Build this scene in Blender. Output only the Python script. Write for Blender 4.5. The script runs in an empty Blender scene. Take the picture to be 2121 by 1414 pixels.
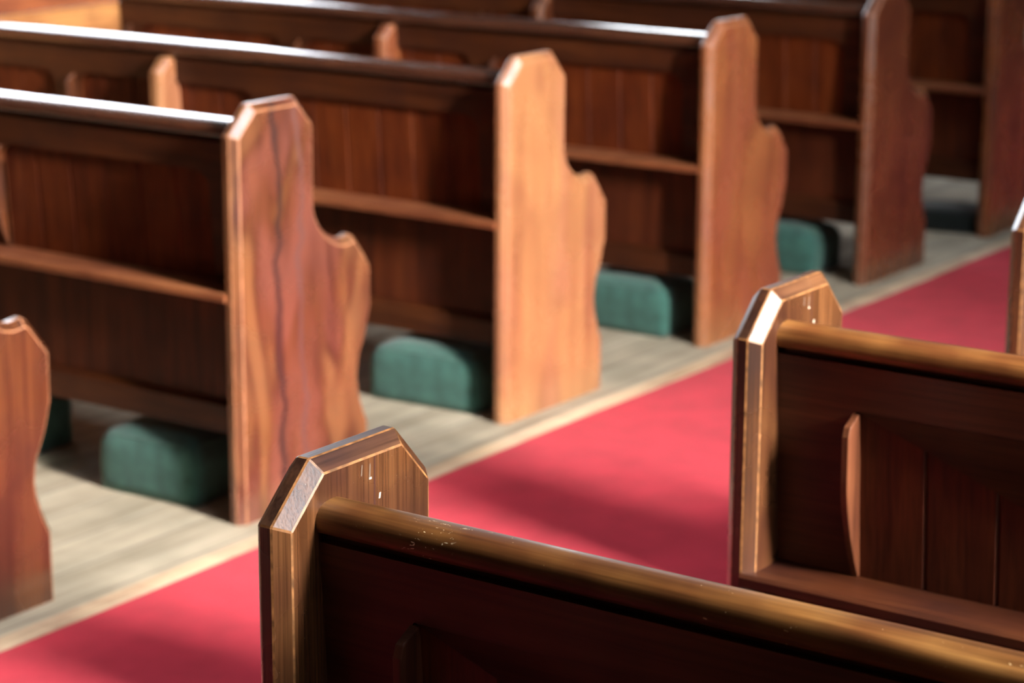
import bpy, bmesh, math, random
from mathutils import Vector, Matrix

random.seed(7)
S = bpy.context.scene
COL = S.collection

# ------------------------------------------------------------------ helpers
def obj(name, bm, mats, parent=None, smooth=False):
    bmesh.ops.recalc_face_normals(bm, faces=bm.faces[:])
    me = bpy.data.meshes.new(name)
    bm.to_mesh(me); bm.free()
    if not isinstance(mats, (list, tuple)): mats = [mats]
    for m in mats: me.materials.append(m)
    if smooth:
        for p in me.polygons: p.use_smooth = True
    o = bpy.data.objects.new(name, me)
    COL.objects.link(o)
    if parent: o.parent = parent
    return o

def tag(o, label=None, cat=None, group=None, kind=None):
    if label: o['label'] = label
    if cat: o['category'] = cat
    if group: o['group'] = group
    if kind: o['kind'] = kind
    return o

def empty(name, loc, label, cat, group=None):
    o = bpy.data.objects.new(name, None); COL.objects.link(o)
    o.location = loc; o.empty_display_size = .1
    return tag(o, label, cat, group)

def box(bm, x0, x1, y0, y1, z0, z1):
    vs = [bm.verts.new((x, y, z)) for x in (x0, x1) for y in (y0, y1) for z in (z0, z1)]
    for f in ((0,1,3,2),(4,6,7,5),(0,4,5,1),(2,3,7,6),(0,2,6,4),(1,5,7,3)):
        bm.faces.new([vs[i] for i in f])

def loft(bm, rings, close_ends=True, split=False):
    """rings: list of equally long closed loops of points"""
    R = [[bm.verts.new(p) for p in r] for r in rings]
    n = len(R[0])
    for a, b in zip(R[:-1], R[1:]):
        for i in range(n):
            bm.faces.new((a[i], a[(i+1) % n], b[(i+1) % n], b[i]))
    if close_ends:
        for r, q in ((R[0], rings[0]), (R[-1], rings[-1])):
            bm.faces.new([bm.verts.new(p) for p in q] if split else r)

def soften(o, w, seg=2, mat=None, angle=25):
    m = o.modifiers.new('soft_edge', 'BEVEL'); m.width = w; m.segments = seg
    m.limit_method = 'ANGLE'; m.angle_limit = math.radians(angle)
    if mat is not None: m.material = mat
    return o

def inset(poly, d):
    """mitred inset of a closed (y,z) outline given clockwise; points on the floor stay on it"""
    n = len(poly); out = []
    area = sum(poly[i][0]*poly[(i+1) % n][1]-poly[(i+1) % n][0]*poly[i][1] for i in range(n))
    sg = 1 if area > 0 else -1
    for i in range(n):
        p0, p1, p2 = Vector(poly[i-1]), Vector(poly[i]), Vector(poly[(i+1) % n])
        a = (p1-p0).normalized(); b = (p2-p1).normalized()
        na = Vector((-a.y, a.x))*sg; nb = Vector((-b.y, b.x))*sg
        if p1.y < 1e-6:
            nn = na if abs(a.x) < .3 else nb
            out.append((p1.x+math.copysign(d, nn.x), 0.0)); continue
        m = (na+nb); m = m/max(m.length_squared, .2)*2
        out.append((p1.x+m.x*d, p1.y+m.y*d))
    return out

# ------------------------------------------------------------------ materials
def mat(name):
    m = bpy.data.materials.new(name); m.use_nodes = True
    nt = m.node_tree; b = nt.nodes['Principled BSDF']
    return m, nt, b
def N(nt, t, **kw):
    n = nt.nodes.new(t)
    for k, v in kw.items(): setattr(n, k, v)
    return n
def ramp(nt, stops):
    r = N(nt, 'ShaderNodeValToRGB'); e = r.color_ramp.elements
    while len(e) < len(stops): e.new(.5)
    for q, (p, c) in zip(e, stops):
        q.position = p; q.color = (*c, 1) if len(c) == 3 else c
    return r
def mixc(nt, fac, a, b, blend='MIX'):
    m = N(nt, 'ShaderNodeMix', data_type='RGBA', blend_type=blend)
    for s, v in ((0, fac), (6, a), (7, b)):
        if isinstance(v, (int, float)): m.inputs[s].default_value = v
        elif isinstance(v, tuple): m.inputs[s].default_value = (*v, 1)
        else: nt.links.new(v, m.inputs[s])
    return m.outputs[2]
def math_(nt, op, a, b=None, c=None):
    m = N(nt, 'ShaderNodeMath', operation=op)
    for s, v in ((0, a), (1, b), (2, c)):
        if v is None: continue
        if isinstance(v, (int, float)): m.inputs[s].default_value = v
        else: nt.links.new(v, m.inputs[s])
    return m.outputs[0]
def sstep(nt, v, a, b):
    m = N(nt, 'ShaderNodeMapRange', interpolation_type='SMOOTHSTEP')
    nt.links.new(v, m.inputs[0]); m.inputs[1].default_value = a; m.inputs[2].default_value = b
    return m.outputs[0]

def wood(name, dark, mid, light, axis='z', rough=.33, spec=.5, ior=1.5, coat=0.0, coat_rough=.15,
         blot=.5, seed=0.0, streak=None, flecks=None, dust=None, random_shift=True, grain=1.0, marks=None, mauve=None, fine=7):
    m, nt, b = mat(name); L = nt.links.new
    tc = N(nt, 'ShaderNodeTexCoord'); co = tc.outputs['Object']
    if random_shift:
        oi = N(nt, 'ShaderNodeObjectInfo')
        sc = N(nt, 'ShaderNodeVectorMath', operation='MULTIPLY_ADD')
        L(oi.outputs['Random'], sc.inputs[0]); sc.inputs[1].default_value = (7, 13, 9)
        L(co, sc.inputs[2]); vec = sc.outputs[0]
    else: vec = co
    long, across = 1.4, 22
    s = {'x': (long, across, across), 'y': (across, long, across), 'z': (across, across, long)}[axis]
    mp = N(nt, 'ShaderNodeMapping'); L(vec, mp.inputs[0]); mp.inputs['Scale'].default_value = s
    mp.inputs['Location'].default_value = (seed*3.1, seed*1.7, seed*2.3)
    n1 = N(nt, 'ShaderNodeTexNoise'); L(mp.outputs[0], n1.inputs[0])
    n1.inputs['Scale'].default_value = 1; n1.inputs['Detail'].default_value = 5; n1.inputs['Distortion'].default_value = .5
    r1 = ramp(nt, [(.3, dark), (.5, mid), (.72, light)]); L(n1.outputs[0], r1.inputs[0])
    mp2 = N(nt, 'ShaderNodeMapping'); L(vec, mp2.inputs[0]); mp2.inputs['Scale'].default_value = tuple(v*fine if v > 5 else v*3 for v in s)
    n2 = N(nt, 'ShaderNodeTexNoise'); L(mp2.outputs[0], n2.inputs[0]); n2.inputs['Scale'].default_value = 1; n2.inputs['Detail'].default_value = 3
    r2 = ramp(nt, [(.36, (.5, .45, .42)), (.55, (1, 1, 1)), (.7, (1.0, 1.0, 1.0))]); L(n2.outputs[0], r2.inputs[0])
    c = mixc(nt, .6*grain, r1.outputs[0], r2.outputs[0], 'MULTIPLY')
    # worn blotches of varnish
    n3 = N(nt, 'ShaderNodeTexNoise'); L(vec, n3.inputs[0]); n3.inputs['Scale'].default_value = 6.5; n3.inputs['Detail'].default_value = 3
    r3 = ramp(nt, [(.35, (.55, .42, .42)), (.56, (1, 1, 1)), (.75, (1.12, 1.08, 1.0))]); L(n3.outputs[0], r3.inputs[0])
    c = mixc(nt, blot, c, r3.outputs[0], 'MULTIPLY')
    sep = N(nt, 'ShaderNodeSeparateXYZ'); L(co, sep.inputs[0])
    if mauve:      # broad pinkish and amber varnish patches; pink also paints the carpet's glossy reflection
        mm = N(nt, 'ShaderNodeMapping'); L(vec, mm.inputs[0]); mm.inputs['Scale'].default_value = (6, 6, 2.2)
        mn = N(nt, 'ShaderNodeTexNoise'); L(mm.outputs[0], mn.inputs[0]); mn.inputs['Scale'].default_value = 1; mn.inputs['Detail'].default_value = 2.5
        mn.inputs['Distortion'].default_value = .8
        c = mixc(nt, math_(nt, 'MULTIPLY', sstep(nt, mn.outputs[0], .48, .66), .6), c, mauve[0])
        c = mixc(nt, math_(nt, 'MULTIPLY', math_(nt, 'SUBTRACT', 1, sstep(nt, mn.outputs[0], .38, .54)), .45), c, mauve[1])
    if streak:     # a dark wandering stain along the grain: (y centre, half width, colour)
        for (yc, hw, colr, sd) in streak:
            wn = N(nt, 'ShaderNodeTexNoise', noise_dimensions='1D'); L(sep.outputs[2], wn.inputs['W'])
            wn.inputs['Scale'].default_value = 6; wn.inputs['Detail'].default_value = 2
            off = math_(nt, 'MULTIPLY', math_(nt, 'SUBTRACT', wn.outputs[0], .5), .085)
            d = math_(nt, 'ABSOLUTE', math_(nt, 'SUBTRACT', math_(nt, 'SUBTRACT', sep.outputs[1], yc), off))
            w2 = N(nt, 'ShaderNodeTexNoise', noise_dimensions='1D'); L(sep.outputs[2], w2.inputs['W'])
            w2.inputs['Scale'].default_value = 4.3+sd
            dd = math_(nt, 'SUBTRACT', d, math_(nt, 'MULTIPLY', math_(nt, 'SUBTRACT', w2.outputs[0], .5), hw*1.5))
            f = math_(nt, 'SUBTRACT', 1, sstep(nt, dd, hw*.2, hw*1.5))
            c = mixc(nt, math_(nt, 'MULTIPLY', f, .85), c, colr)
    for (yc, zc, hw, hh, colr, sl) in (marks or []):     # nicks and scratches on the end's face
        dz_ = math_(nt, 'SUBTRACT', sep.outputs[2], zc)
        dy_ = math_(nt, 'SUBTRACT', math_(nt, 'SUBTRACT', sep.outputs[1], yc), math_(nt, 'MULTIPLY', dz_, sl))
        jn = math_(nt, 'MULTIPLY', math_(nt, 'SUBTRACT', n2.outputs[0], .5), hw*1.5)
        f = math_(nt, 'MULTIPLY', math_(nt, 'SUBTRACT', 1, sstep(nt, math_(nt, 'ADD', math_(nt, 'ABSOLUTE', dy_), jn), hw*.5, hw)),
                  math_(nt, 'SUBTRACT', 1, sstep(nt, math_(nt, 'ABSOLUTE', dz_), hh*.7, hh)))
        c = mixc(nt, f, c, colr)
    if flecks:     # chipped pale varnish: (x0, x1, threshold)
        for (x0, x1, scale, th, colr) in flecks:
            fm = N(nt, 'ShaderNodeMapping'); L(co, fm.inputs[0]); fm.inputs['Scale'].default_value = (scale*.6, scale*1.3, scale*1.3)
            fn = N(nt, 'ShaderNodeTexNoise'); L(fm.outputs[0], fn.inputs[0]); fn.inputs['Scale'].default_value = 1; fn.inputs['Detail'].default_value = 4
            fn.inputs['Distortion'].default_value = 1.2
            f = sstep(nt, fn.outputs[0], th, th+.03)
            a = sstep(nt, sep.outputs[0], x0, x0+.02); e = math_(nt, 'SUBTRACT', 1, sstep(nt, sep.outputs[0], x1-.02, x1))
            f = math_(nt, 'MULTIPLY', f, math_(nt, 'MULTIPLY', a, e))
            c = mixc(nt, f, c, colr)
    if dust:       # small specks: (scale, threshold, colour)
        for (scale, th, colr) in dust:
            vo = N(nt, 'ShaderNodeTexVoronoi'); L(co, vo.inputs[0]); vo.inputs['Scale'].default_value = scale
            f = math_(nt, 'SUBTRACT', 1, sstep(nt, vo.outputs['Distance'], th*.6, th))
            wn = N(nt, 'ShaderNodeTexNoise'); L(co, wn.inputs[0]); wn.inputs['Scale'].default_value = 31
            f = math_(nt, 'MULTIPLY', f, sstep(nt, wn.outputs[0], .55, .6))
            c = mixc(nt, f, c, colr)
    L(c, b.inputs['Base Color'])
    rr = ramp(nt, [(.3, (rough+.12,)*3), (.7, (max(rough-.06, .05),)*3)]); L(n3.outputs[0], rr.inputs[0])
    L(rr.outputs[0], b.inputs['Roughness'])
    b.inputs['IOR'].default_value = ior; b.inputs['Specular IOR Level'].default_value = spec
    b.inputs['Coat Weight'].default_value = coat; b.inputs['Coat Roughness'].default_value = coat_rough
    bp = N(nt, 'ShaderNodeBump'); bp.inputs['Strength'].default_value = .12; bp.inputs['Distance'].default_value = .002
    L(n2.outputs[0], bp.inputs['Height']); L(bp.outputs[0], b.inputs['Normal'])
    return m

def plain(name, col, rough=.6, noise=0, scale=20):
    m, nt, b = mat(name)
    b.inputs['Roughness'].default_value = rough
    if noise:
        tc = N(nt, 'ShaderNodeTexCoord'); n = N(nt, 'ShaderNodeTexNoise'); nt.links.new(tc.outputs['Object'], n.inputs[0])
        n.inputs['Scale'].default_value = scale; n.inputs['Detail'].default_value = 4
        r = ramp(nt, [(.3, tuple(v*(1-noise) for v in col)), (.7, tuple(min(1, v*(1+noise)) for v in col))])
        nt.links.new(n.outputs[0], r.inputs[0]); nt.links.new(r.outputs[0], b.inputs['Base Color'])
    else: b.inputs['Base Color'].default_value = (*col, 1)
    return m

def fabric(name, col, noise=.25, scale=60, sheen=.3):
    m = plain(name, col, .9, noise, scale)
    b = m.node_tree.nodes['Principled BSDF']; b.inputs['Sheen Weight'].default_value = sheen
    b.inputs['Specular IOR Level'].default_value = .15
    nt = m.node_tree; tc = N(nt, 'ShaderNodeTexCoord'); n = N(nt, 'ShaderNodeTexNoise'); nt.links.new(tc.outputs['Object'], n.inputs[0])
    n.inputs['Scale'].default_value = 900; bp = N(nt, 'ShaderNodeBump'); bp.inputs['Strength'].default_value = .35; bp.inputs['Distance'].default_value = .002
    nt.links.new(n.outputs[0], bp.inputs['Height']); nt.links.new(bp.outputs[0], b.inputs['Normal'])
    return m

def emit(name, col, strength):
    m, nt, b = mat(name)
    nt.nodes.remove(b); e = N(nt, 'ShaderNodeEmission'); e.inputs[0].default_value = (*col, 1); e.inputs[1].default_value = strength
    nt.links.new(e.outputs[0], nt.nodes['Material Output'].inputs[0])
    return m

# ---- tuning
L_RIGHT, L_SKY, L_ROOF, L_LEFT, L_LEFT_FAR = 520, 16, 44, 16, 14
ENDG = dict(rough=.25, spec=1.0, ior=1.5, blot=.75, grain=.8)
end_k = [
    wood('pine_end_brown',   (.058, .017, .007), (.089, .027, .010), (.130, .044, .015), seed=1, **ENDG),
    wood('pine_end_stained', (.053, .014, .007), (.088, .026, .011), (.124, .042, .015), seed=2,
         streak=[(.146, .012, (.030, .014, .012), .0), (.225, .008, (.101, .043, .036), 3.0)], mauve=((.174, .054, .036), (.291, .126, .047)), **ENDG),
    wood('pine_end_golden',  (.255, .095, .042), (.349, .147, .064), (.416, .202, .089), seed=3, mauve=((.349, .138, .072), (.402, .184, .070)), **dict(ENDG, blot=.4)),
    wood('pine_end_orange',  (.168, .048, .018), (.253, .080, .028), (.309, .113, .038), seed=4, mauve=((.220, .062, .030), (.309, .117, .037)), **dict(ENDG, blot=.5)),
    wood('pine_end_russet',  (.091, .024, .009), (.133, .037, .012), (.175, .054, .018), seed=5, **ENDG),
    wood('pine_end_rust',    (.15, .042, .010), (.23, .066, .014), (.30, .095, .022), seed=6, **ENDG),
]
MARKS = [(.142, .940, .0013, .0075, (.15, .115, .09), .10), (.157, .936, .0015, .010, (.15, .115, .09), .05), (.158, .927, .003, .0015, (.7, .62, .5), 0),
         (.166, .925, .0016, .045, (.05, .018, .014), .02), (.175, .902, .002, .004, (.55, .5, .4), .2)]
end_r = wood('worn_pine_end', (.033, .012, .005), (.089, .033, .012), (.148, .062, .023), seed=8, rough=.24, spec=.9, ior=1.5, blot=1.0, grain=1.4, fine=15, marks=MARKS,
             dust=[(95, .09, (.022, .010, .006)), (150, .07, (.407, .329, .243))])
end_grain = wood('worn_end_grain', (.030, .013, .009), (.070, .030, .016), (.15, .064, .028), axis='y', seed=18, rough=.3, spec=.4, blot=1.0, grain=1.3, fine=12)
worn = plain('worn_edge', (.20, .085, .029), .4, .75, 60)
worn_l = plain('pale_worn_edge', (.40, .17, .08), .45, .3, 30)
back_m = wood('dark_pine_back', (.085, .015, .0035), (.125, .024, .0055), (.17, .038, .009), seed=9, rough=.5, spec=.2, blot=.5)
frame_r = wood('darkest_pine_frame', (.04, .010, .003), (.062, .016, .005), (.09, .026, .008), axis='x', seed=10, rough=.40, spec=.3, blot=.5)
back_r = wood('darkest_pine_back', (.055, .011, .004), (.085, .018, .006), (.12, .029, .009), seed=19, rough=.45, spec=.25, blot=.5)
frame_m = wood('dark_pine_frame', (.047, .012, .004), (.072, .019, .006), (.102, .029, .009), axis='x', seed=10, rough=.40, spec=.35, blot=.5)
rail_l = wood('polished_rail', (.05, .016, .009), (.085, .028, .014), (.12, .044, .019), axis='x', seed=11, rough=.16, spec=.7, ior=1.5, coat=.6, coat_rough=.12, blot=.4)
RW = dict(axis='x', rough=.33, spec=.2, blot=1.0, random_shift=False)
rail_r = wood('worn_rail', (.095, .034, .010), (.270, .111, .030), (.621, .299, .088), seed=12, **RW)
rail_chip = wood('chipped_rail', (.046, .018, .006), (.182, .075, .020), (.520, .250, .072), seed=12,
              flecks=[(.165, .245, 170, .66, (.806, .625, .408)), (.26, 3.0, 120, .715, (.650, .450, .240))], dust=[(90, .05, (.780, .625, .420))], **RW)
ledge_l = wood('lit_ledge_wood', (.17, .050, .020), (.26, .085, .034), (.35, .13, .052), axis='x', seed=23, rough=.42, spec=.3, blot=.6)  # paler copy for the left ledges, their light put into the colour
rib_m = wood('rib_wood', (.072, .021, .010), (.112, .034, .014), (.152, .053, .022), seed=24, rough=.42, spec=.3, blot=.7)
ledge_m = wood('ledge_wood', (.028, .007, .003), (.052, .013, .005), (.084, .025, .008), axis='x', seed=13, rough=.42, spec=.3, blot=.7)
seat_m = wood('seat_wood', (.10, .030, .012), (.17, .055, .022), (.25, .085, .033), axis='x', seed=14, rough=.35)
part_m = wood('golden_boards', (.378, .135, .045), (.540, .230, .074), (.648, .311, .108), axis='y', seed=15, rough=.5, blot=.5)
part_d = wood('reddish_boards', (.230, .061, .024), (.351, .101, .038), (.446, .149, .057), axis='y', seed=16, rough=.45, blot=.5)
green = fabric('green_felt', (.040, .118, .095), .25, 25)
shadow_black = fabric('floor_shadow_black', (.008, .011, .009), .25, 25)  # near black, stands in for shade on the floor
carpet_m = fabric('red_carpet', (.54, .032, .055), .12, 9, .05)
wall_m = plain('old_stone_wall', (.07, .062, .055), .9, .08, 3)
ceil_m = plain('ceiling_boards', (.06, .042, .03), .8, .15, 3)
dark_w = wood('dark_panelling', (.02, .009, .005), (.035, .015, .008), (.05, .022, .011), seed=20, rough=.7, spec=.1)
frame_w = plain('window_stone', (.35, .33, .3), .8, .1, 5)

# ------------------------------------------------------------------ the setting
def struct(name, bm, m, parent=None, smooth=False):
    o = obj(name, bm, m, parent, smooth)
    if parent is None: o['kind'] = 'structure'
    return o

def floor_material():
    m, nt, b = mat('bleached_floorboards'); L = nt.links.new
    tc = N(nt, 'ShaderNodeTexCoord'); sep = N(nt, 'ShaderNodeSeparateXYZ'); L(tc.outputs['Object'], sep.inputs[0])
    mp = N(nt, 'ShaderNodeMapping'); L(tc.outputs['Object'], mp.inputs[0]); mp.inputs['Scale'].default_value = (18, 1.6, 1)
    n = N(nt, 'ShaderNodeTexNoise'); L(mp.outputs[0], n.inputs[0]); n.inputs['Scale'].default_value = 1; n.inputs['Detail'].default_value = 5
    r = ramp(nt, [(.3, (.31, .25, .175)), (.52, (.44, .365, .265)), (.72, (.54, .46, .345))]); L(n.outputs[0], r.inputs[0])
    # joints between boards run along the aisle
    fr = math_(nt, 'ABSOLUTE', math_(nt, 'SUBTRACT', math_(nt, 'FRACT', math_(nt, 'DIVIDE', math_(nt, 'ADD', sep.outputs[0], 20.055), .15)), .5))
    j = sstep(nt, fr, .475, .49)
    n2 = N(nt, 'ShaderNodeTexNoise'); L(tc.outputs['Object'], n2.inputs[0]); n2.inputs['Scale'].default_value = 5; n2.inputs['Detail'].default_value = 3
    r2 = ramp(nt, [(.35, (.72, .73, .72)), (.6, (1, 1, 1))]); L(n2.outputs[0], r2.inputs[0])
    c = mixc(nt, .8, r.outputs[0], r2.outputs[0], 'MULTIPLY')
    c = mixc(nt, math_(nt, 'MULTIPLY', j, .7), c, (.12, .10, .08))
    L(c, b.inputs['Base Color']); b.inputs['Roughness'].default_value = .75
    return m
X0, X1, Y0, Y1, ZC = -6.5, 8.0, -8.0, 15.0, 7.4
bm = bmesh.new(); box(bm, X0, X1, Y0, Y1, -.2, 0); struct('floor', bm, floor_material())
bm = bmesh.new(); box(bm, X0, X1, Y0, Y1, ZC, ZC+.2); struct('ceiling', bm, ceil_m)
bm = bmesh.new(); box(bm, X0-.3, X0, Y0, Y1, -.2, ZC+.2); struct('wall_left', bm, wall_m)
bm = bmesh.new(); box(bm, X1, X1+.3, Y0, Y1, -.2, ZC+.2); struct('wall_right', bm, wall_m)
bm = bmesh.new(); box(bm, X0-.3, X1+.3, Y1, Y1+.3, -.2, ZC+.2); struct('wall_front', bm, wall_m)
bm = bmesh.new(); box(bm, X0-.3, X1+.3, Y0-.3, Y0, -.2, ZC+.2); struct('wall_back', bm, dark_w)
# pale nosing board between the boards and the carpet
nos = wood('pale_nosing', (.52, .34, .20), (.76, .56, .37), (.86, .68, .48), axis='y', seed=30, rough=.7, blot=.6)
bm = bmesh.new(); box(bm, .072, .146, Y0+.02, Y1-.02, 0, .003); struct('trim_1', bm, nos)

bounce_cut_m = wood('bounce_cut_boards', (.045, .022, .012), (.075, .038, .02), (.10, .055, .03), axis='y', seed=31, rough=.6, spec=.3)  # dark slab added unseen under the right pews to cut bounced light
bm = bmesh.new(); box(bm, 1.792, X1-.01, Y0+.02, Y1-.02, 0, .003); struct('bounce_cut_slab', bm, bounce_cut_m)

def wall_window(n, side, a, b, z0, z1, col, strength, bars=2):
    """an arched, lit church window on a side wall; a..b along y"""
    x = X0 if side == 'l' else X1; s = 1 if side == 'l' else -1
    def outline(m):
        zz = z1-(b-a)/2+m*0
        pts = [(a-m, z0-m), (b+m, z0-m)]
        r = (b-a)/2+m; c = (a+b)/2; zs = z1-(b-a)/2
        if (b-a) > 2.2: return [(a-m, z0-m), (b+m, z0-m), (b+m, z1+m), (a-m, z1+m)]
        return pts+[(c+r*math.cos(t*math.pi/12), zs+r*math.sin(t*math.pi/12)) for t in range(13)]
    fb = bmesh.new()
    o, i = outline(.12), outline(0)
    for k in range(len(o)):
        k2 = (k+1) % len(o)
        q = [fb.verts.new((x+s*d, p[0], p[1])) for p, d in ((o[k], .0), (o[k2], .0), (i[k2], .0), (i[k], .0), (o[k], .10), (o[k2], .10), (i[k2], .10), (i[k], .10))]
        for f in ((4,5,6,7), (0,1,5,4), (2,3,7,6), (0,3,2,1)): fb.faces.new([q[v] for v in f])
    for k in range(1, bars+1):
        yy = a+(b-a)*k/(bars+1); box(fb, min(x, x+s*.07), max(x, x+s*.07), yy-.03, yy+.03, z0, z1-.02)
    w = struct('window_%d' % n, fb, frame_w)
    pb = bmesh.new()
    loft(pb, [[(x+s*.01, *p) for p in i], [(x+s*.02, *p) for p in i]])
    obj('pane', pb, emit('daylight_pane_%d' % n, col, strength), w)
    return w
wall_window(1, 'r', -1.85, -.7, 2.7, 5.0, (1.0, .96, .90), L_RIGHT, 0)
wall_window(2, 'l', 3.6, 7.6, 1.8, 4.5, (.86, .91, 1.0), L_LEFT, 3)
wall_window(3, 'l', 11.3, 13.2, 1.9, 5.6, (.90, .95, 1.0), L_LEFT_FAR, 1)
wall_window(5, 'r', -4.5, -2.9, 5.7, 7.2, (.82, .90, 1.0), L_SKY, 1)
wall_window(6, 'r', -1.5, -.1, 5.6, 7.2, (.82, .90, 1.0), L_SKY, 1)
# stone piers added out of view to shade far pews and rear carpet
for ya, yb in ((-.6, .4), (-2.6, -1.47)):
    bm = bmesh.new(); box(bm, 6.3, 6.9, ya, yb, 0, ZC); soften(struct('added_shade_pier', bm, wall_m), .05, 2)
# roof light over the aisle
fb = bmesh.new()
sx0, sx1, sy0, sy1 = 4.75, 6.05, -1.65, 1.3
for q in ((sx0-.12, sx0, sy0-.12, sy1+.12), (sx1, sx1+.12, sy0-.12, sy1+.12), (sx0, sx1, sy0-.12, sy0), (sx0, sx1, sy1, sy1+.12),
          (sx0+.78, sx0+.82, sy0, sy1)):
    box(fb, *q, ZC-.1, ZC)
w = struct('window_4', fb, frame_w)
pb = bmesh.new(); box(pb, sx0, sx1, sy0, sy1, ZC-.03, ZC-.02); obj('pane', pb, emit('roof_light_pane', (.72, .86, 1.0), L_ROOF), w)

# ------------------------------------------------------------------ carpet
bm = bmesh.new()
nx, ny = 6, 60
g = [[bm.verts.new((.139+(1.79-.139)*i/nx + (.004*math.sin(j*1.7) if i in (0,) else 0), -7.5+21*j/ny, .007)) for j in range(ny+1)] for i in range(nx+1)]
for i in range(nx):
    for j in range(ny): bm.faces.new((g[i][j], g[i+1][j], g[i+1][j+1], g[i][j+1]))
e = bmesh.ops.extrude_face_region(bm, geom=bm.faces[:])
for v in e['geom']:
    if isinstance(v, bmesh.types.BMVert): v.co.z = .0005
tag(obj('aisle_carpet', bm, carpet_m), 'long red carpet runner laid along the aisle between the pews', 'carpet')

# ------------------------------------------------------------------ pews
T, B = .05, .0165
END = [(0, 0), (0, .906), (.067, .97), (.225, .97), (.2865, .905), (.2865, .705), (.292, .686), (.303, .665), (.320, .645), (.342, .629),
       (.366, .6185), (.388, .614), (.406, .6155), (.421, .619), (.438, .610), (.495, .538), (.4945, .43), (.474, .363), (.449, .313), (.4415, .268),
       (.446, .235), (.461, .190), (.480, .150), (.4815, 0)]
END_IN = inset(END, B)
def rake(z): return .062+(.895-z)*.069

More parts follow.
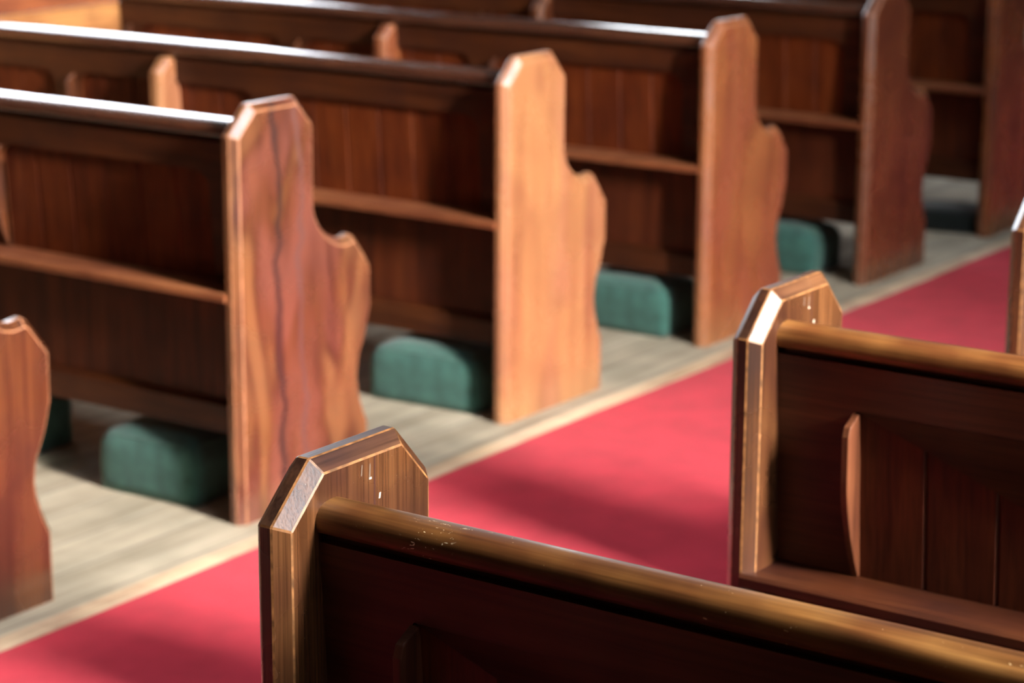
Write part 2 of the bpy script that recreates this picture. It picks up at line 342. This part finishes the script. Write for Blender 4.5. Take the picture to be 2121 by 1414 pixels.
def make_pew(x0, y0, s, length, label, group, endm, railm, wornm, posts, supports, stile0, ribs, ribm):
    """s = direction (+1/-1) in which the pew runs away from its aisle face x0"""
    P = empty('church_pew', (x0, y0, 0), label, 'pew', group)
    X = lambda u: s*u
    def end_mesh(u):
        bm = bmesh.new()
        loft(bm, [[(X(u), *p) for p in END_IN], [(X(u+B), *p) for p in END], [(X(u+T-B), *p) for p in END], [(X(u+T), *p) for p in END_IN]])
        return bm
    for uu in ((0, length-T) if s > 0 else (0,)):
        o = soften(obj('pew_end', end_mesh(uu), [endm, wornm, end_grain if s > 0 else endm], P), .0016, 1, 1, 28)
        for p in o.data.polygons:              # sawn end grain shows along the top
            if p.normal.z > .6: p.material_index = 2
    u0, u1 = T, length-(T if s > 0 else 0)
    # top rail, a fat bullnose
    prof = [(.069, .884), (.061, .8875), (.058, .894), (.0578, .902), (.0595, .909), (.064, .9142), (.070, .9178), (.078, .9202), (.087, .9213), (.095, .9210), (.102, .9188), (.1075, .914), (.110, .906), (.109, .895), (.103, .884)]
    if s < 0: prof = [(.070, .884), (.058, .888), (.0525, .895), (.052, .902), (.0535, .9085), (.058, .9135), (.066, .9178), (.076, .9212), (.089, .924), (.102, .9252), (.115, .925), (.126, .923), (.133, .917), (.136, .907), (.134, .895), (.126, .884)]
    bm = bmesh.new(); loft(bm, [[(X(u0), *p) for p in prof], [(X(u1), *p) for p in prof]], split=True)
    o = obj('top_rail', bm, railm, P, True)
    for p in o.data.polygons:
        if len(p.vertices) > 4: p.use_smooth = False
    # framing: top rail of the frame with posts hanging down, arched between
    zt, zo, zb = .8755, .806, .548
    rad = .004 if s > 0 else .045
    bands = [(0, stile0)] + posts + [(u1-u0-.08, u1-u0)]
    line = [(0, zb), (0, zt), (u1-u0, zt), (u1-u0, zb)]
    for k in range(len(bands)-1, 0, -1):
        a = bands[k][0]; c = bands[k-1][1]       # opening from c to a (going backwards)
        if k == len(bands)-1: pass
        line.append((a, zb))
        line += [(a-rad*(1-math.cos(t)), zo-rad*(1-math.sin(t))) for t in [i*math.pi/12 for i in range(7)]]
        line += [(c+rad*(1-math.sin(t)), zo-rad*(1-math.cos(t))) for t in [i*math.pi/12 for i in range(7)]]
        line.append((c, zb))
        if k-1 > 0: line.append((bands[k-1][0], zb))
    dd = []
    for p in line:
        if not dd or (abs(dd[-1][0]-p[0])+abs(dd[-1][1]-p[1])) > 1e-5: dd.append(p)
    line = dd
    bm = bmesh.new()
    loft(bm, [[(X(u0+u), rake(z), z) for u, z in line], [(X(u0+u), rake(z)+.042, z) for u, z in line]])
    bmesh.ops.triangulate(bm, faces=[f for f in bm.faces if len(f.verts) > 4])
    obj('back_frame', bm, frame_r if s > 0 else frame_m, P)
    # cove under the rail
    prof = [(.078, .8755), (.078, .8845), (.120, .8845), (.120, .8755)]
    bm = bmesh.new(); loft(bm, [[(X(u0), *p) for p in prof], [(X(u1), *p) for p in prof]]); obj('cove', bm, frame_r, P)
    # boarded back, hollow behind the posts and flush again at the ledge
    rec = .004 if s > 0 else .013
    def dz(z): return rec
    us = []; w = .1135; u = stile0
    while u > 0: u -= w
    while u < u1-u0:
        for q, d in ((u-.004, 0), (u, .004), (u+.004, 0)):
            if 0.002 < q < u1-u0-.002: us.append((q, d))
        u += w
    us = [(0, 0)]+us+[(u1-u0, 0)]
    zs = [zb-.01+(.85-zb+.01)*i/14 for i in range(15)]
    bm = bmesh.new()
    F = [[bm.verts.new((X(u0+uu), rake(z)+dz(z)+d, z)) for z in zs] for uu, d in us]
    Bk = [[bm.verts.new((X(u0+uu), rake(z)+.056, z)) for z in zs] for uu in (0, u1-u0)]
    for i in range(len(us)-1):
        for j in range(len(zs)-1): bm.faces.new((F[i][j], F[i+1][j], F[i+1][j+1], F[i][j+1]))
    for j in range(len(zs)-1): bm.faces.new((Bk[0][j], Bk[1][j], Bk[1][j+1], Bk[0][j+1]))
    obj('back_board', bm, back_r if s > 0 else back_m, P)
    # bowed upright ribs standing on the ledge
    for ur in ribs:
        pts = []
        for i in range(19):
            t = i/18; z = .546+(.802-.546)*t
            d = .037*math.sin(math.pi/2*min(1, t/.62))**.9*(1-.12*max(0, (t-.62)/.38)); d *= math.sqrt(max(0, 1-(max(0, t-.88)/.12)**2))
            pts.append((rake(z)-d, z))
        loop = pts+[(rake(z)+.012, z) for z in (.802, .546)]
        bm = bmesh.new(); loft(bm, [[(X(u0+ur-.012), *p) for p in loop], [(X(u0+ur), *p) for p in loop]])
        soften(obj('rib', bm, ribm, P), .002, 2)
    # book ledge
    prof = [(-.006, .528), (-.006, .541), (-.001, .546), (.10, .546), (.10, .524), (.0, .524)]
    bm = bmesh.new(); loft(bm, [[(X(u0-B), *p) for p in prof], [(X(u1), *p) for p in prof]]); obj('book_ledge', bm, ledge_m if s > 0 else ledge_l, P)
    # lower back and its bottom rail
    bm = bmesh.new()
    loft(bm, [[(X(uu), .082, .524), (X(uu), .108, .524), (X(uu), .112, .25), (X(uu), .086, .25)] for uu in (u0, u1)])
    obj('lower_back', bm, back_r, P)
    prof = [(.066, .193), (.066, .257), (.086, .268), (.112, .268), (.112, .193)]
    bm = bmesh.new(); loft(bm, [[(X(u0), *p) for p in prof], [(X(u1), *p) for p in prof]]); obj('bottom_rail', bm, frame_r, P)
    # seat with a rounded front
    prof = [(.10, .425), (.10, .452), (.44, .462), (.456, .458), (.462, .447), (.456, .436), (.44, .432)]
    bm = bmesh.new(); loft(bm, [[(X(u0), *p) for p in prof], [(X(u1), *p) for p in prof]]); obj('seat', bm, seat_m, P)
    # supports between the ends: a bevelled standard rising behind the back, carrying the seat
    for us_ in supports:
        pf = [(.0, 0), (.0, .842), (.042, .880), (.09, .880), (.108, .842), (.108, .44), (.40, .44), (.36, .30), (.34, .15), (.36, 0)]
        pi_ = inset(pf, .012)
        bm = bmesh.new()
        loft(bm, [[(X(us_), *p) for p in pi_], [(X(us_+.012), *p) for p in pf], [(X(us_+.038), *p) for p in pf], [(X(us_+.05), *p) for p in pi_]])
        soften(obj('support_standard', bm, [endm, wornm], P), .0016, 1, 1, 28)
    return P

GL, GR = 'pews on the left of the aisle', 'pews on the right of the aisle'
left_posts = [(.765, .865), (1.545, 1.645)]
LEFT = [
 (-3.20, 'unseen brown pine pew rearmost on the left of the aisle, beyond the lower left corner', 0),  # this row and the next are out of frame, added to block bounced light
 (-2.13, 'unseen russet pine pew on the left of the aisle, directly behind the lower left corner pew', 4),
 (-1.066, 'reddish brown pine pew at the lower left corner, only its curved seat end in view', 0),
 (0.0, 'brown pine pew left of the aisle, its bench end marked by a long dark stain', 1),
 (1.0518, 'pine pew with the palest golden bench end, second from the front left of the aisle', 2),
 (2.0923, 'orange brown pine pew between the golden one and the dark russet one, left of aisle', 3),
 (3.1366, 'dark russet pine pew left of the aisle, second furthest with its rounded seat end showing', 4),
 (4.1319, 'rust red pine pew furthest up the aisle, cut off by the top right corner', 5),
]
for y, lab, k in LEFT:
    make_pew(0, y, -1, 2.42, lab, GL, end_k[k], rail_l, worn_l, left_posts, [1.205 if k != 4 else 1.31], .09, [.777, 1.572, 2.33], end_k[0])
xR = 1.8616
RIGHT = [
 (-2.0383, 'nearest pew in sharp focus, with a worn eight sided end top and chipped rail'),
 (-.9676, 'second right hand pew, with a white glint on its end and visible book ledge'),
 (-3.11, 'unseen right hand pew directly behind the nearest one, in front of the photographer'),  # out of frame, added to keep bounced light off the nearest back
 (.045, 'pew end just showing at the right edge beyond the red carpet'),
]
for y, lab in RIGHT:
    make_pew(xR-T, y, 1, 3.2, lab, GR, end_r, rail_chip if -3 < y < -2 else rail_r, worn, [(.803, .903), (1.578, 1.678), (2.353, 2.453)], [1.2, 2.2], .128, [.1355, .91, 1.685, 2.46], rib_m)

# ------------------------------------------------------------------ kneelers on the floor behind the left pews
def kneeler_mesh(w=.36, d=.23, h=.142):
    bm = bmesh.new()
    nu, nv, nw = 14, 10, 6
    vd = {}
    def P(i, j, k):
        u, v, t = 2*i/nu-1, 2*j/nv-1, k/nw
        bx = 1+.03*math.sin(math.pi*t)*(1-v*v); by = 1+.04*math.sin(math.pi*t)*(1-u*u)
        ed = 1-.10*max(0, (t-.75)/.25)**2
        z = h*t + (.026*(1-u**4)*(1-v**4)*t)
        cu = math.copysign(abs(u)**.9, u); cv = math.copysign(abs(v)**.9, v)
        # rounded vertical corners
        k_ = 1-.035*(abs(u)**6*abs(v)**6)
        return (w/2*cu*bx*ed*k_, d/2*cv*by*ed*k_, z)
    def V(i, j, k):
        if (i, j, k) not in vd: vd[(i, j, k)] = bm.verts.new(P(i, j, k))
        return vd[(i, j, k)]
    for i in range(nu):
        for j in range(nv):
            for k in (0, nw): bm.faces.new((V(i,j,k), V(i+1,j,k), V(i+1,j+1,k), V(i,j+1,k)))
    for i in range(nu):
        for k in range(nw):
            for j in (0, nv): bm.faces.new((V(i,j,k), V(i+1,j,k), V(i+1,j,k+1), V(i,j,k+1)))
    for j in range(nv):
        for k in range(nw):
            for i in (0, nu): bm.faces.new((V(i,j,k), V(i,j+1,k), V(i,j+1,k+1), V(i,j,k+1)))
    return bm
def piping_mesh(w=.36, d=.23, z=.139):
    bm = bmesh.new(); ring = []
    n = 48; r = .004
    for i in range(n):
        a = 2*math.pi*i/n; c, s_ = math.cos(a), math.sin(a)
        q = 1/max(abs(c)**8+abs(s_)**8, 1e-9)**(1/8)
        cx, cy = (w/2*.905)*c*q, (d/2*.905)*s_*q
        nrm = Vector((c, s_)).normalized()
        ring.append([bm.verts.new((cx+nrm.x*r*math.cos(t), cy+nrm.y*r*math.cos(t), z+r*math.sin(t))) for t in [k*math.pi/3 for k in range(6)]])
    for i in range(n):
        A, Bq = ring[i], ring[(i+1) % n]
        for k in range(6): bm.faces.new((A[k], Bq[k], Bq[(k+1) % 6], A[(k+1) % 6]))
    return bm
kn0 = None
KN = [(-.338, .15, 2, .84, 'green kneeler on the boards beside the dark stained bench end, half in shade'),
      (-.985, .16, -1, 1, 'green kneeler mostly hidden behind the lower left pew, only a dark sliver showing'),
      (-.302, 1.195, 3, 1, 'green kneeler on the boards beside the golden bench end, with a bright rounded top'),
      (-.335, 2.24, -2, 1, 'green kneeler under the orange brown pew, flat topped, right of the golden bench end'),
      (-.395, 3.285, 0, 1, 'green kneeler under the dark russet pew, just behind the second right hand pew end'),
      (-.215, 4.262, 12, .8, 'low black kneeler shape standing in for the floor shadow at the foot of the rust red pew')]
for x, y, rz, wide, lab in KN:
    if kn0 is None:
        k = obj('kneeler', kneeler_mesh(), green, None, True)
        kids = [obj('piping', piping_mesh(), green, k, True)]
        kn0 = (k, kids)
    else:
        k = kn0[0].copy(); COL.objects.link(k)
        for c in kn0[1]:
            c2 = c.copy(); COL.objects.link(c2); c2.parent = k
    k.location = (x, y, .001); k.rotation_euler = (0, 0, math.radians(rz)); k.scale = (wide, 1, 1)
    if y > 4:  # black block put where only the pew end's shadow falls
        k.scale = (wide, 1, .52); k.data = k.data.copy(); k.data.materials[0] = shadow_black
        for c in k.children: c.data = c.data.copy(); c.data.materials[0] = shadow_black
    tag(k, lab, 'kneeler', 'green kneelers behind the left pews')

# ------------------------------------------------------------------ low boarded partition closing the left pews
pt = empty('timber_partition', (-2.43, 0, 0), 'orange boarded timber partition closing the far left ends of the pews', 'partition')
zz = [0, .30, .59, .875, 1.15]
for a, c in zip(zz[:-1], zz[1:]):
    bm = bmesh.new(); box(bm, -.03, 0, -3, 6.5, a+.001, c-.002)
    soften(obj('board', bm, part_d if a > .8 else part_m, pt), .004, 2)
bm = bmesh.new(); box(bm, -.045, .012, -3, 6.5, 1.15, 1.18); soften(obj('cap_rail', bm, part_d, pt), .006, 2)

# ------------------------------------------------------------------ camera
f_px = 4973.56
cd = bpy.data.cameras.new('camera'); cam = bpy.data.objects.new('camera', cd); COL.objects.link(cam)
cd.sensor_width = 36; cd.sensor_fit = 'HORIZONTAL'; cd.lens = f_px/2121*36
pi_, ya, ro = math.radians(13.9333), math.radians(34.8058), math.radians(.2881)
fw = Vector((-math.sin(ya)*math.cos(pi_), math.cos(ya)*math.cos(pi_), -math.sin(pi_)))
rt = Vector((math.cos(ya), math.sin(ya), 0)); up = rt.cross(fw)
r2 = rt*math.cos(ro)+up*math.sin(ro); u2 = -rt*math.sin(ro)+up*math.cos(ro)
Mx = Matrix((r2, u2, -fw)).transposed().to_4x4(); Mx.translation = Vector((3.51, -3.9667, 1.7488))
cam.matrix_world = Mx
cd.clip_start = .05
cd.dof.use_dof = True; cd.dof.focus_distance = 2.72; cd.dof.aperture_fstop = 5.4; cd.dof.aperture_blades = 0
S.camera = cam

# ------------------------------------------------------------------ world and view
w = bpy.data.worlds.new('world'); S.world = w; w.use_nodes = True
w.node_tree.nodes['Background'].inputs[0].default_value = (.6, .7, .9, 1)
w.node_tree.nodes['Background'].inputs[1].default_value = .02
S.view_settings.view_transform = 'Standard'; S.view_settings.look = 'None'
S.view_settings.exposure = 0; S.view_settings.gamma = 1; S.view_settings.use_curve_mapping = False
S.cycles.use_denoising = True
S.cycles.max_bounces = 8; S.cycles.diffuse_bounces = 4; S.cycles.glossy_bounces = 4
S.cycles.sample_clamp_indirect = 6
